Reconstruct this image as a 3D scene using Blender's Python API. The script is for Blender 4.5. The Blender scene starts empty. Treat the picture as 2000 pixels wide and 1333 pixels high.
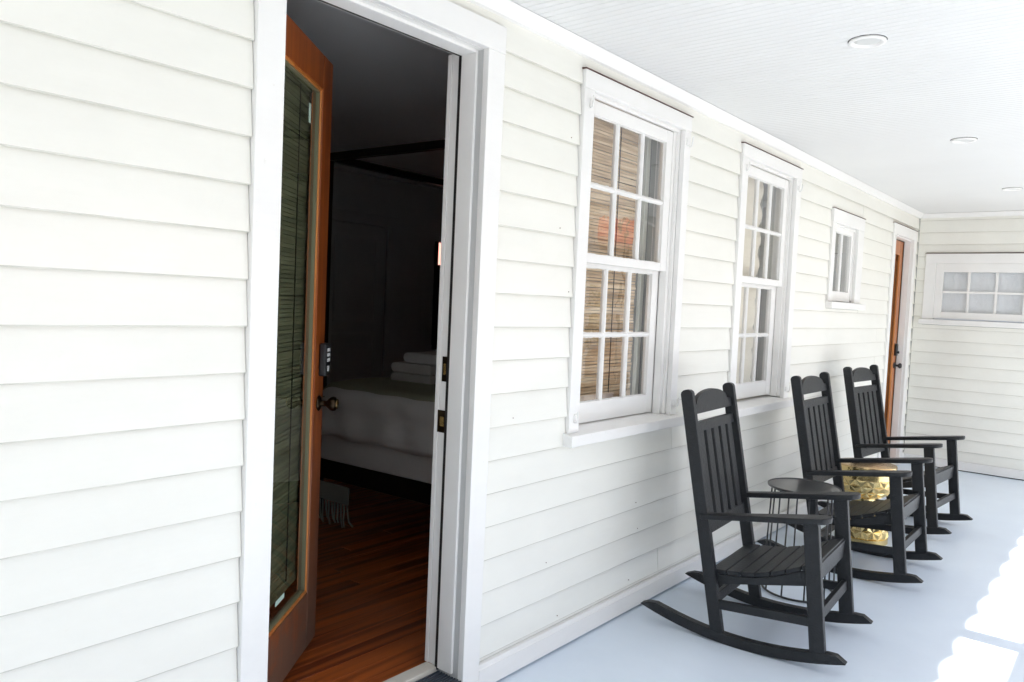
import bpy, bmesh, math, random
from mathutils import Vector, Matrix, Euler
random.seed(7)
R = math.radians
sc = bpy.context.scene
col = sc.collection

# ------------------------------------------------------------ camera
cam = bpy.data.cameras.new("camera"); camo = bpy.data.objects.new("camera", cam); col.objects.link(camo)
CP = Vector((1.9149845, -0.04317433, 1.51327658))
f_ = Vector((-0.63356918, 0.77195873, -0.05167025)); u_ = Vector((-0.06710531, 0.01170319, 0.99767726))
r_ = Vector((0.77077038, 0.63556491, 0.04438774))
m = Matrix.Identity(4)
for i in range(3):
    m[i][0] = r_[i]; m[i][1] = u_[i]; m[i][2] = -f_[i]; m[i][3] = CP[i]
camo.matrix_world = m
cam.sensor_width = 36; cam.lens = 27.172; cam.clip_end = 500; cam.clip_start = .05
sc.camera = camo
# ------------------------------------------------------------ light
SUN_E = 51.8
w = bpy.data.worlds.new("World"); sc.world = w; w.use_nodes = True
nt = w.node_tree; nt.nodes.clear()
sky = nt.nodes.new('ShaderNodeTexSky'); sky.sky_type = 'NISHITA'; sky.sun_disc = False
sky.sun_elevation = R(SUN_E); sky.sun_rotation = R(90)
sky.air_density = 1.0; sky.dust_density = 1.5; sky.ozone_density = 1.0
bg = nt.nodes.new('ShaderNodeBackground'); bg.inputs[1].default_value = .15
wo = nt.nodes.new('ShaderNodeOutputWorld')
nt.links.new(sky.outputs[0], bg.inputs[0]); nt.links.new(bg.outputs[0], wo.inputs[0])
sl = bpy.data.lights.new("sun", 'SUN'); sl.energy = 5.0; sl.angle = R(.53); sl.color = (1, .95, .88)
so = bpy.data.objects.new("sun", sl); col.objects.link(so)
so.rotation_euler = Euler((0, R(90 - SUN_E), 0)); so.location = (10, 0, 12)
vs = sc.view_settings
vs.view_transform = 'Standard'; vs.look = 'None'; vs.gamma = 1; vs.exposure = 1.40
vs.use_curve_mapping = False
sc.cycles.max_bounces = 14; sc.cycles.diffuse_bounces = 8; sc.cycles.glossy_bounces = 6
sc.cycles.transmission_bounces = 8; sc.cycles.transparent_max_bounces = 16

# ------------------------------------------------------------ materials
def mat(name, c, rough=.5, metal=0, bump=0, bscale=30, var=0, vscale=4, spec=.5, stretch=None, c2=None, coat=0):
    m = bpy.data.materials.new(name); m.use_nodes = True
    n = m.node_tree; b = n.nodes['Principled BSDF']
    b.inputs['Base Color'].default_value = (*c, 1); b.inputs['Roughness'].default_value = rough
    b.inputs['Metallic'].default_value = metal; b.inputs['Specular IOR Level'].default_value = spec
    b.inputs['Coat Weight'].default_value = coat
    tc = n.nodes.new('ShaderNodeTexCoord')
    mp = n.nodes.new('ShaderNodeMapping'); n.links.new(tc.outputs['Object'], mp.inputs[0])
    if stretch: mp.inputs['Scale'].default_value = stretch
    if var or c2:
        nz = n.nodes.new('ShaderNodeTexNoise'); nz.inputs['Scale'].default_value = vscale; nz.inputs['Detail'].default_value = 6
        nz.inputs['Roughness'].default_value = .6
        n.links.new(mp.outputs[0], nz.inputs[0])
        rp = n.nodes.new('ShaderNodeValToRGB')
        a = c2 if c2 else tuple(x * (1 - var) for x in c)
        rp.color_ramp.elements[0].position = .35; rp.color_ramp.elements[1].position = .65
        rp.color_ramp.elements[0].color = (*a, 1); rp.color_ramp.elements[1].color = (*c, 1)
        n.links.new(nz.outputs[0], rp.inputs[0]); n.links.new(rp.outputs[0], b.inputs['Base Color'])
    if bump:
        n2 = n.nodes.new('ShaderNodeTexNoise'); n2.inputs['Scale'].default_value = bscale; n2.inputs['Detail'].default_value = 4
        n.links.new(mp.outputs[0], n2.inputs[0])
        bp = n.nodes.new('ShaderNodeBump'); bp.inputs['Strength'].default_value = bump; bp.inputs['Distance'].default_value = .01
        n.links.new(n2.outputs[0], bp.inputs['Height']); n.links.new(bp.outputs[0], b.inputs['Normal'])
    return m

def glassmat(name, wav=.08, tint=(1, 1, 1), rough=0.0):
    m = bpy.data.materials.new(name); m.use_nodes = True; n = m.node_tree; n.nodes.clear()
    o = n.nodes.new('ShaderNodeOutputMaterial'); t = n.nodes.new('ShaderNodeBsdfTransparent'); g = n.nodes.new('ShaderNodeBsdfGlossy')
    t.inputs[0].default_value = (*tint, 1); g.inputs['Roughness'].default_value = rough
    fr = n.nodes.new('ShaderNodeFresnel'); fr.inputs[0].default_value = 1.52; mx = n.nodes.new('ShaderNodeMixShader')
    tc = n.nodes.new('ShaderNodeTexCoord'); nz = n.nodes.new('ShaderNodeTexNoise'); nz.inputs['Scale'].default_value = 5
    bp = n.nodes.new('ShaderNodeBump'); bp.inputs['Strength'].default_value = wav; bp.inputs['Distance'].default_value = .01
    n.links.new(tc.outputs['Object'], nz.inputs[0]); n.links.new(nz.outputs[0], bp.inputs['Height'])
    n.links.new(bp.outputs[0], g.inputs['Normal'])
    ge = n.nodes.new('ShaderNodeNewGeometry'); iv = n.nodes.new('ShaderNodeMath'); iv.operation = 'SUBTRACT'; iv.inputs[0].default_value = 1
    mu = n.nodes.new('ShaderNodeMath'); mu.operation = 'MULTIPLY'; n.links.new(ge.outputs['Backfacing'], iv.inputs[1])
    m2 = n.nodes.new('ShaderNodeMath'); m2.operation = 'MULTIPLY_ADD'; m2.inputs[1].default_value = 2.2; m2.inputs[2].default_value = 0; m2.use_clamp = True
    n.links.new(fr.outputs[0], m2.inputs[0])      # both faces of the pane reflect
    n.links.new(m2.outputs[0], mu.inputs[0]); n.links.new(iv.outputs[0], mu.inputs[1])
    n.links.new(mu.outputs[0], mx.inputs[0]); n.links.new(t.outputs[0], mx.inputs[1]); n.links.new(g.outputs[0], mx.inputs[2])
    n.links.new(mx.outputs[0], o.inputs[0])
    return m

def paint_mat(name, c, dirt=(.55, .5, .42), amt=.5, rough=.45):
    """old gloss paint: brush marks along the board, faint dirt specks"""
    m = mat(name, c, rough)
    n = m.node_tree; b = n.nodes['Principled BSDF']
    tc = n.nodes.new('ShaderNodeTexCoord')
    mp = n.nodes.new('ShaderNodeMapping'); mp.inputs['Scale'].default_value = (1, .35, 1)
    geo = n.nodes.new('ShaderNodeNewGeometry')
    n.links.new(geo.outputs['Position'], mp.inputs[0])
    a = n.nodes.new('ShaderNodeTexNoise'); a.inputs['Scale'].default_value = 2.2; a.inputs['Detail'].default_value = 8; a.inputs['Roughness'].default_value = .65
    n.links.new(mp.outputs[0], a.inputs[0])
    r1 = n.nodes.new('ShaderNodeValToRGB'); e = r1.color_ramp.elements
    e[0].position = .30; e[0].color = (*[x * .93 for x in c], 1); e[1].position = .62; e[1].color = (*c, 1)
    n.links.new(a.outputs[0], r1.inputs[0])
    s = n.nodes.new('ShaderNodeTexNoise'); s.inputs['Scale'].default_value = 46; s.inputs['Detail'].default_value = 3
    n.links.new(geo.outputs['Position'], s.inputs[0])
    r2 = n.nodes.new('ShaderNodeValToRGB'); r2.color_ramp.elements[0].position = .73; r2.color_ramp.elements[1].position = .80
    r2.color_ramp.elements[0].color = (0, 0, 0, 1); r2.color_ramp.elements[1].color = (amt, amt, amt, 1)
    n.links.new(s.outputs[0], r2.inputs[0])
    mx = n.nodes.new('ShaderNodeMixRGB'); mx.inputs[2].default_value = (*dirt, 1)
    n.links.new(r2.outputs[0], mx.inputs[0]); n.links.new(r1.outputs[0], mx.inputs[1]); n.links.new(mx.outputs[0], b.inputs['Base Color'])
    bz = n.nodes.new('ShaderNodeTexNoise'); bz.inputs['Scale'].default_value = 30; bz.inputs['Detail'].default_value = 5
    mp2 = n.nodes.new('ShaderNodeMapping'); mp2.inputs['Scale'].default_value = (1, .12, 1.4)
    n.links.new(geo.outputs['Position'], mp2.inputs[0]); n.links.new(mp2.outputs[0], bz.inputs[0])
    bp = n.nodes.new('ShaderNodeBump'); bp.inputs['Strength'].default_value = .22; bp.inputs['Distance'].default_value = .004
    n.links.new(bz.outputs[0], bp.inputs['Height']); n.links.new(bp.outputs[0], b.inputs['Normal'])
    return m

def wood_mat(name, c1, c2, scale=(30, 1.2, 30), rough=.35, coat=.2, wear=None):
    m = mat(name, c1, rough, coat=coat); n = m.node_tree; b = n.nodes['Principled BSDF']
    tc = n.nodes.new('ShaderNodeTexCoord'); mp = n.nodes.new('ShaderNodeMapping'); mp.inputs['Scale'].default_value = scale
    oi = n.nodes.new('ShaderNodeObjectInfo'); ad = n.nodes.new('ShaderNodeVectorMath'); ad.operation = 'ADD'
    ml = n.nodes.new('ShaderNodeMath'); ml.operation = 'MULTIPLY'; ml.inputs[1].default_value = 37
    n.links.new(oi.outputs['Random'], ml.inputs[0]); n.links.new(ml.outputs[0], ad.inputs[1])
    n.links.new(tc.outputs['Object'], ad.inputs[0]); n.links.new(ad.outputs[0], mp.inputs[0])
    nz = n.nodes.new('ShaderNodeTexNoise'); nz.inputs['Scale'].default_value = 1; nz.inputs['Detail'].default_value = 7; nz.inputs['Distortion'].default_value = .6
    n.links.new(mp.outputs[0], nz.inputs[0])
    rp = n.nodes.new('ShaderNodeValToRGB'); rp.color_ramp.elements[0].color = (*c2, 1); rp.color_ramp.elements[1].color = (*c1, 1)
    rp.color_ramp.elements[0].position = .35; rp.color_ramp.elements[1].position = .62
    n.links.new(nz.outputs[0], rp.inputs[0])
    out = rp.outputs[0]
    if wear:
        w2 = n.nodes.new('ShaderNodeTexNoise'); w2.inputs['Scale'].default_value = 5; w2.inputs['Detail'].default_value = 9; w2.inputs['Roughness'].default_value = .7
        n.links.new(tc.outputs['Object'], w2.inputs[0])
        sx = n.nodes.new('ShaderNodeSeparateXYZ'); n.links.new(tc.outputs['Object'], sx.inputs[0])
        mr = n.nodes.new('ShaderNodeMapRange'); mr.inputs[1].default_value = .95; mr.inputs[2].default_value = .12
        n.links.new(sx.outputs['Z'], mr.inputs[0])
        mu = n.nodes.new('ShaderNodeMath'); mu.operation = 'MULTIPLY'; n.links.new(mr.outputs[0], mu.inputs[0])
        r3 = n.nodes.new('ShaderNodeValToRGB'); r3.color_ramp.elements[0].position = .30; r3.color_ramp.elements[1].position = .48
        n.links.new(w2.outputs[0], r3.inputs[0]); n.links.new(r3.outputs[0], mu.inputs[1])
        mx = n.nodes.new('ShaderNodeMixRGB'); mx.inputs[2].default_value = (*wear, 1)
        n.links.new(mu.outputs[0], mx.inputs[0]); n.links.new(out, mx.inputs[1]); out = mx.outputs[0]
    n.links.new(out, b.inputs['Base Color'])
    return m

M = {}
M['siding'] = paint_mat('siding_paint', (.84, .826, .762), amt=.06)
M['trim'] = paint_mat('trim_paint', (.84, .825, .80), amt=.3, rough=.4)
M['lap_shade'] = mat('shaded_lap_edge', (.54, .52, .46), .8, c2=(.70, .68, .62), vscale=3.5)  # darker colour standing in for the shade under the laps
M['ceil'] = mat('ceiling_paint', (.74, .733, .72), .45, var=.03, vscale=1.5)
M['floor'] = None
M['black'] = mat('black_poly_lumber', (.014, .0155, .018), .45, bump=.35, bscale=120, var=.25, vscale=40, stretch=(1, 1, 1), spec=.36)
M['blackmetal'] = mat('black_metal', (.012, .012, .013), .34, spec=.6, coat=.3)
M['doorwood'] = wood_mat('orange_stained_wood', (.33, .080, .013), (.19, .040, .008), (26, 26, 1.5), .38, .25, wear=(.13, .085, .062))
M['doorwood2'] = wood_mat('orange_stained_wood_far', (.50, .17, .035), (.32, .09, .02), (26, 26, 1.5), .38, .25)
M['doorbead'] = wood_mat('orange_wood_bead', (.62, .22, .05), (.45, .13, .025), (26, 26, 1.5), .3, .3)
M['glass'] = glassmat('window_glass', .14)
M['doorglass'] = glassmat('door_glass', .05, (.97, .985, .965))
M['bronze'] = mat('dark_bronze', (.05, .035, .022), .3, metal=1, var=.4, vscale=20)
M['brass'] = mat('worn_brass', (.50, .34, .15), .22, metal=1, var=.3, vscale=30)
M['gold'] = mat('gold_leaf_metal', (.83, .65, .31), .26, metal=1, bump=.08, bscale=45, var=.12, vscale=12)
M['goldtop'] = mat('gold_top_metal', (.72, .50, .26), .25, metal=1, bump=.3, bscale=18, var=.2, vscale=7)
M['golddark'] = mat('gold_etched_pattern', (.16, .11, .03), .5, metal=1)
M['dark'] = mat('dark_gap_shade_and_rubber', (.012, .011, .011), .6)
M['flash'] = mat('brown_flashing', (.10, .045, .035), .5)
M['plastic'] = mat('black_plastic', (.015, .016, .018), .35)
M['button'] = mat('pale_buttons', (.7, .72, .72), .4)
M['sticker'] = mat('pale_green_sticker', (.55, .72, .62), .5)
M['thresh'] = paint_mat('threshold_paint', (.72, .68, .60), amt=.5)
M['roomwall'] = mat('room_wall_paint', (.50, .50, .49), .8, var=.03)
M['roomceil'] = mat('room_ceiling_paint', (.70, .70, .70), .8)
M['plank'] = wood_mat('room_floor_wood', (.48, .118, .024), (.15, .030, .009), (22, 1.1, 22), .3, .15)
M['bedwood'] = mat('bed_dark_wood', (.012, .009, .008), .4)
M['linen'] = mat('white_linen', (.64, .62, .58), .9, bump=.5, bscale=9)
M['duvet'] = mat('olive_duvet', (.30, .29, .20), .9, bump=.4, bscale=9)
M['towel'] = mat('white_towel', (.64, .62, .59), .95, bump=.6, bscale=160)
M['throw'] = mat('cream_throw', (.27, .28, .24), .95)
def stripemat(name, c1, c2, c3, sc_):
    m = mat(name, c1, .75); n = m.node_tree; b = n.nodes['Principled BSDF']
    geo = n.nodes.new('ShaderNodeNewGeometry'); mp = n.nodes.new('ShaderNodeMapping'); mp.inputs['Scale'].default_value = sc_
    n.links.new(geo.outputs['Position'], mp.inputs[0])
    nz = n.nodes.new('ShaderNodeTexNoise'); nz.inputs['Scale'].default_value = 1; nz.inputs['Detail'].default_value = 3
    n.links.new(mp.outputs[0], nz.inputs[0])
    rp = n.nodes.new('ShaderNodeValToRGB'); e = rp.color_ramp.elements
    e[0].position = .33; e[0].color = (*c2, 1); e[1].position = .66; e[1].color = (*c3, 1)
    x = e.new(.5); x.color = (*c1, 1)
    n.links.new(nz.outputs[0], rp.inputs[0]); n.links.new(rp.outputs[0], b.inputs['Base Color'])
    return m
M['bamboo'] = stripemat('bamboo_reeds', (.56, .40, .24), (.36, .24, .13), (.74, .60, .42), (2.5, 3, 48))
M['bambood'] = stripemat('dark_bamboo_reeds', (.155, .16, .09), (.10, .105, .06), (.22, .22, .13), (3, 3, 48))
M['curtain'] = mat('grey_green_curtain', (.62, .63, .58), .9, bump=.1)
M['tcurtain'] = mat('beige_grey_curtain', (.46, .44, .36), .9)
M['dcurtain'] = mat('dark_grey_curtain', (.20, .21, .20), .9)
M['roomstrip'] = mat('pale_green_white_paint', (.74, .78, .70), .5)
M['cream'] = mat('cream_fabric', (.74, .68, .56), .9, bump=.3, bscale=12)
M['frost'] = mat('white_sheer', (.74, .76, .78), .6, var=.05, vscale=5)
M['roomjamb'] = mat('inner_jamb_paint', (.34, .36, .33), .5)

def floor_mat():
    m = mat('blue_grey_deck_paint', (.66, .73, .81), .34); n = m.node_tree; b = n.nodes['Principled BSDF']
    geo = n.nodes.new('ShaderNodeNewGeometry')
    a = n.nodes.new('ShaderNodeTexNoise'); a.inputs['Scale'].default_value = 1.6; a.inputs['Detail'].default_value = 9; a.inputs['Roughness'].default_value = .62
    n.links.new(geo.outputs['Position'], a.inputs[0])
    r1 = n.nodes.new('ShaderNodeValToRGB'); e = r1.color_ramp.elements
    e[0].position = .32; e[0].color = (.665, .745, .84, 1); e[1].position = .66; e[1].color = (.72, .80, .885, 1)
    n.links.new(a.outputs[0], r1.inputs[0])
    s = n.nodes.new('ShaderNodeTexNoise'); s.inputs['Scale'].default_value = 40; s.inputs['Detail'].default_value = 4
    n.links.new(geo.outputs['Position'], s.inputs[0])
    r2 = n.nodes.new('ShaderNodeValToRGB'); r2.color_ramp.elements[0].position = .72; r2.color_ramp.elements[1].position = .80
    r2.color_ramp.elements[1].color = (.35, .35, .35, 1)
    n.links.new(s.outputs[0], r2.inputs[0])
    mx = n.nodes.new('ShaderNodeMixRGB'); mx.inputs[2].default_value = (.25, .24, .22, 1)
    n.links.new(r2.outputs[0], mx.inputs[0]); n.links.new(r1.outputs[0], mx.inputs[1]); n.links.new(mx.outputs[0], b.inputs['Base Color'])
    r3 = n.nodes.new('ShaderNodeMapRange'); r3.inputs[3].default_value = .28; r3.inputs[4].default_value = .48
    n.links.new(a.outputs[0], r3.inputs[0]); n.links.new(r3.outputs[0], b.inputs['Roughness'])
    bz = n.nodes.new('ShaderNodeTexNoise'); bz.inputs['Scale'].default_value = 60
    n.links.new(geo.outputs['Position'], bz.inputs[0])
    bp = n.nodes.new('ShaderNodeBump'); bp.inputs['Strength'].default_value = .12; bp.inputs['Distance'].default_value = .003
    n.links.new(bz.outputs[0], bp.inputs['Height']); n.links.new(bp.outputs[0], b.inputs['Normal'])
    return m
M['floor'] = floor_mat()

# ------------------------------------------------------------ mesh helpers
class MB:
    def __init__(s): s.v = []; s.f = []
    def box(s, a, b):
        x0, y0, z0 = a; x1, y1, z1 = b
        i = len(s.v)
        s.v += [(x0, y0, z0), (x1, y0, z0), (x1, y1, z0), (x0, y1, z0), (x0, y0, z1), (x1, y0, z1), (x1, y1, z1), (x0, y1, z1)]
        s.f += [tuple(i + k for k in q) for q in ((0, 3, 2, 1), (4, 5, 6, 7), (0, 1, 5, 4), (1, 2, 6, 5), (2, 3, 7, 6), (3, 0, 4, 7))]
        return s
    def prism(s, prof, axis, a, b):
        """prof: list of 2D points; axis: 'x','y','z' extruded from a to b"""
        n = len(prof); i = len(s.v)
        def P(p, t):
            return {'x': (t, p[0], p[1]), 'y': (p[0], t, p[1]), 'z': (p[0], p[1], t)}[axis]
        s.v += [P(p, a) for p in prof] + [P(p, b) for p in prof]
        s.f.append(tuple(i + k for k in range(n))); s.f.append(tuple(i + n + k for k in reversed(range(n))))
        for k in range(n): s.f.append((i + k, i + n + k, i + n + (k + 1) % n, i + (k + 1) % n))
        return s
    def beam(s, p, q, w, h, side=(0, 1, 0)):
        """box from p to q; w across `side`, h across the third direction"""
        p, q = Vector(p), Vector(q); d = (q - p).normalized(); sd = Vector(side); sd = (sd - d * sd.dot(d)).normalized(); t = d.cross(sd)
        i = len(s.v)
        for c in (p, q):
            for a, b in ((-1, -1), (1, -1), (1, 1), (-1, 1)):
                s.v.append(tuple(c + sd * a * w / 2 + t * b * h / 2))
        s.f += [tuple(i + k for k in g) for g in ((0, 3, 2, 1), (4, 5, 6, 7), (0, 1, 5, 4), (1, 2, 6, 5), (2, 3, 7, 6), (3, 0, 4, 7))]
        return s
    def tube(s, pts, r, n=10, closed=False):
        pts = [Vector(p) for p in pts]; i0 = len(s.v); N = len(pts)
        up = None
        for k, p in enumerate(pts):
            if closed: d = pts[(k + 1) % N] - pts[k - 1]
            else: d = pts[min(k + 1, N - 1)] - pts[max(k - 1, 0)]
            d.normalize()
            if up is None: up = Vector((0, 0, 1)) if abs(d.z) < .9 else Vector((1, 0, 0))
            a = d.cross(up).normalized(); b = a.cross(d).normalized(); up = b
            for j in range(n):
                t = 2 * math.pi * j / n
                s.v.append(tuple(p + a * math.cos(t) * r + b * math.sin(t) * r))
        for k in range(N if closed else N - 1):
            for j in range(n):
                A = i0 + k * n; B = i0 + ((k + 1) % N) * n
                s.f.append((A + j, A + (j + 1) % n, B + (j + 1) % n, B + j))
        if not closed:
            s.f.append(tuple(i0 + j for j in reversed(range(n)))); s.f.append(tuple(i0 + (N - 1) * n + j for j in range(n)))
        return s
    def lathe(s, prof, c=(0, 0, 0), n=40, axis='z'):
        i0 = len(s.v)
        def P(r, h, t):
            a, b = r * math.cos(t), r * math.sin(t)
            return {'z': (c[0] + a, c[1] + b, c[2] + h), 'x': (c[0] + h, c[1] + a, c[2] + b), 'y': (c[0] + a, c[1] + h, c[2] + b)}[axis]
        for r, h in prof:
            for j in range(n): s.v.append(P(r, h, 2 * math.pi * j / n))
        for k in range(len(prof) - 1):
            for j in range(n):
                A = i0 + k * n; B = A + n
                s.f.append((A + j, A + (j + 1) % n, B + (j + 1) % n, B + j))
        s.f.append(tuple(i0 + j for j in reversed(range(n)))); s.f.append(tuple(i0 + (len(prof) - 1) * n + j for j in range(n)))
        return s
    def obj(s, name, m, parent=None, bevel=0, smooth=False, seg=2, **props):
        me = bpy.data.meshes.new(name); me.from_pydata(s.v, [], s.f)
        bm = bmesh.new(); bm.from_mesh(me); bmesh.ops.recalc_face_normals(bm, faces=bm.faces); bm.to_mesh(me); bm.free()
        me.materials.append(M[m] if isinstance(m, str) else m)
        if smooth: me.shade_smooth()
        o = bpy.data.objects.new(name, me); col.objects.link(o)
        if parent: o.parent = parent
        if bevel:
            b = o.modifiers.new('bevel', 'BEVEL'); b.width = bevel; b.segments = seg; b.limit_method = 'ANGLE'; b.angle_limit = R(40)
            if not smooth: me.shade_smooth(); wn = o.modifiers.new('wn', 'WEIGHTED_NORMAL')
        for k, v in props.items(): o[k] = v
        return o
def empty(name, loc=(0, 0, 0), rz=0, parent=None, **props):
    o = bpy.data.objects.new(name, None); col.objects.link(o); o.location = loc; o.rotation_euler = (0, 0, rz)
    o.empty_display_size = .1
    if parent: o.parent = parent
    for k, v in props.items(): o[k] = v
    return o
def share(name, src, parent, loc=(0, 0, 0), rot=(0, 0, 0)):
    o = src.copy(); col.objects.link(o); o.parent = parent; o.location = loc; o.rotation_euler = rot; o.name = name
    return o
def copy_tree(o, parent=None):
    c = o.copy(); col.objects.link(c); c.parent = parent
    for ch in o.children: copy_tree(ch, c)
    return c
def disp(o, levels, strength, scale):
    s = o.modifiers.new('sub', 'SUBSURF'); s.levels = levels; s.render_levels = levels
    t = bpy.data.textures.new('fold', 'CLOUDS'); t.noise_scale = scale
    d = o.modifiers.new('disp', 'DISPLACE'); d.texture = t; d.strength = strength; d.mid_level = .5; d.texture_coords = 'GLOBAL'

YE = 8.856      # end wall plane
CZ = 2.60       # porch ceiling
PX = 2.75       # post line
Y0 = -9.0

# ------------------------------------------------------------ ground and porch floor
MB().box((-40, -60, -.6), (90, 90, -.15)).obj('ground', mat('pale_ground', (.50, .49, .46), .9, var=.2, vscale=.6), kind='structure')
MB().box((.0, Y0, -.5), (2.95, YE + .2, 0)).obj('porch_floor', 'floor', kind='structure')

# beadboard ceiling: real grooves
cb = MB(); y = Y0; P = []
p = .0405
n = int((YE - Y0) / p) + 1
zc = CZ
for k in range(n):
    a = Y0 + k * p
    P += [(a, zc), (a + p - .009, zc), (a + p - .0075, zc + .0018), (a + p - .006, zc), (a + p - .0035, zc - .0005), (a + p - .001, zc + .0022)]
P2 = [(q[0], q[1]) for q in P]
i0 = 0
for q in P2: cb.v.append((0.0, q[0], q[1])); cb.v.append((PX, q[0], q[1]))
for k in range(len(P2) - 1): cb.f.append((2 * k, 2 * k + 1, 2 * k + 3, 2 * k + 2))
ceil = cb.obj('porch_ceiling', 'ceil', kind='structure')
MB().box((-.2, Y0, CZ + .02), (PX, YE + .2, CZ + .09)).obj('ceiling_backing', 'ceil', parent=ceil)

# ------------------------------------------------------------ main wall
wall = empty('clapboard_wall', (0, 0, 0), label='long white clapboard house wall with the open door and three sash windows', category='wall')
# openings: (casing Y0, Y1, bottom z, top z) and hole (Y0,Y1,z0,z1)
OPEN = {
    'door1': ((1.130, 2.148, 0.0, 2.512), (1.217, 2.056, 0.0, 2.415)),
    'win1': ((2.668, 3.644, 0.90, 2.500), (2.742, 3.578, .955, 2.425)),
    'win2': ((4.312, 5.295, 0.875, 2.495), (4.395, 5.205, .940, 2.42)),
    'win3': ((6.020, 6.848, 1.565, 2.325), (6.100, 6.690, 1.64, 2.22)),
    'door2': ((7.815, 8.722, 0.0, 2.405), (7.90, 8.612, 0.0, 2.305)),
}
# solid core behind the boards
core = MB()
ys = sorted({Y0, YE} | {v for o in OPEN.values() for v in o[1][:2]})
for a, b in zip(ys[:-1], ys[1:]):
    hole = [o[1] for o in OPEN.values() if o[1][0] <= (a + b) / 2 <= o[1][1]]
    if hole:
        h = hole[0]
        if h[2] > 0: core.box((-.13, a, -.3), (0, b, h[2] - .02))
        core.box((-.13, a, h[3] + .004), (0, b, 2.8))
    else: core.box((-.13, a, -.3), (0, b, 2.8))
core.obj('sheathing', 'roomwall', parent=wall)
EXP = .128; ZB = .131
rows = [(ZB + EXP * k, ZB + EXP * (k + 1)) for k in range(-1, 20)]
def board(parent, y0, y1, z0, z1, full_z0=None, axis='y', wx=0, name='board'):
    """one lapped board; thin at the top, thick at its butt edge"""
    if y1 - y0 < .01 or z1 - z0 < .004: return
    fz = z0 if full_z0 is None else full_z0
    def th(z): return .0035 + .0125 * max(0, 1 - (z - fz) / EXP)
    jt = random.uniform(-.0012, .0012)
    top = z1 + (.014 if z1 >= fz + EXP - .002 else 0)
    prof = [(wx, z0 + .007), (wx + th(z0) + jt - .006, z0 + .007), (wx + th(z0) + jt - .004, z0), (wx + th(z0) + jt - .0012, z0), (wx + th(z0) + jt, z0 + .0030), (wx + th(z1) + jt, z1 if top == z1 else z1 + .002), (wx + th(z1) * .5, top), (wx, top)]
    if axis == 'y':
        o = MB().prism(prof, 'y', y0, y1).obj(name, 'siding', parent=parent)
    else:   # board along x on the end wall facing -Y
        o = MB().prism([(YE - q[0], q[1]) for q in prof], 'x', y0, y1).obj(name, 'siding', parent=parent)
    o.data.materials.append(M['lap_shade'])          # shadow line under each lap, painted onto the butt edge
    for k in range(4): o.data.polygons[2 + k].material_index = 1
    return o
G = .002
for z0, z1 in rows:
    z1 = min(z1, 2.552)
    if z0 < .10: z0c = .112
    else: z0c = z0
    if z0c >= z1: continue
    cuts = []
    extra = []
    for k, (cs, h) in OPEN.items():
        a, b, lo, hi = cs
        if z0c < hi and z1 > lo:
            ov = min(z1, hi) - max(z0c, lo)
            if ov > .003:
                e = G if not k.startswith('win') else G + .001
                cuts.append((a - e, b + e))
                if z1 > hi + .006: extra.append((a - e, b + e, hi + .006, z1))
                if z0c < lo - .006: extra.append((a - e, b + e, z0c, lo - .002))
    cuts.sort(); cur = Y0
    for a, b in cuts + [(YE, YE)]:
        if a - cur > .01:
            # long runs get real butt joints
            L = a - cur
            if L > 1.9 and cur > 2:
                q = cur
                while a - q > 1.9:
                    mid = min(q + random.uniform(1.3, 2.9), a - .3)
                    board(wall, q, mid - .0007, z0c, z1, z0); q = mid + .0007
                board(wall, q, a, z0c, z1, z0)
            else: board(wall, cur, a, z0c, z1, z0)
        cur = b
    for e in extra: board(wall, e[0], e[1], e[2], e[3], z0)
nl = MB()
for k in range(12):
    zr = rows[random.randint(1, 18)][0] + random.uniform(.018, .03); yn = random.choice((random.uniform(2.2, 3.6), random.uniform(2.2, 2.64), random.uniform(2.2, 7.7)))
    if any(o[0][0] - .02 < yn < o[0][1] + .02 and o[0][2] - .02 < zr < o[0][3] + .02 for o in OPEN.values()): continue
    nl.lathe([(.0001, .0125), (.0022, .0125), (.0018, .0165), (.0001, .0168)], (0, yn, zr), 8, 'x')
nl.obj('nail_head', mat('rusty_nail', (.22, .15, .10), .8), parent=wall, kind='stuff')
# baseboard (water table) and crown
segs = [(Y0, 1.128), (2.150, 7.813), (8.724, YE)]
for a, b in segs:
    MB().prism([(0, .012), (.026, .012), (.026, .092), (.0225, .0935), (.020, .110), (0, .112)], 'y', a, b).obj('baseboard', 'trim', parent=wall, bevel=.002)
MB().prism([(0, 2.552), (.026, 2.552), (.030, 2.560), (.040, 2.575), (.052, 2.592), (.056, 2.598), (0, 2.598)], 'y', Y0, YE).obj('crown_molding', 'trim', parent=wall, bevel=.0015)
MB().box((-.003, Y0, -.01), (.004, YE, .0125)).obj('floor_gap', 'dark', parent=wall)

def hook(parent, y, z, s):
    """small shutter pintle left on the casing"""
    g = MB(); g.box((.024, y - .011, z - .016), (.034, y + .011, z + .016)); g.tube([(.030, y + s * .010, z - .020), (.044, y + s * .012, z - .018), (.050, y + s * .014, z + .004), (.050, y + s * .014, z + .030)], .0045, 8)
    g.obj('shutter_hinge', 'trim', parent=parent, bevel=.0015)

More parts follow.
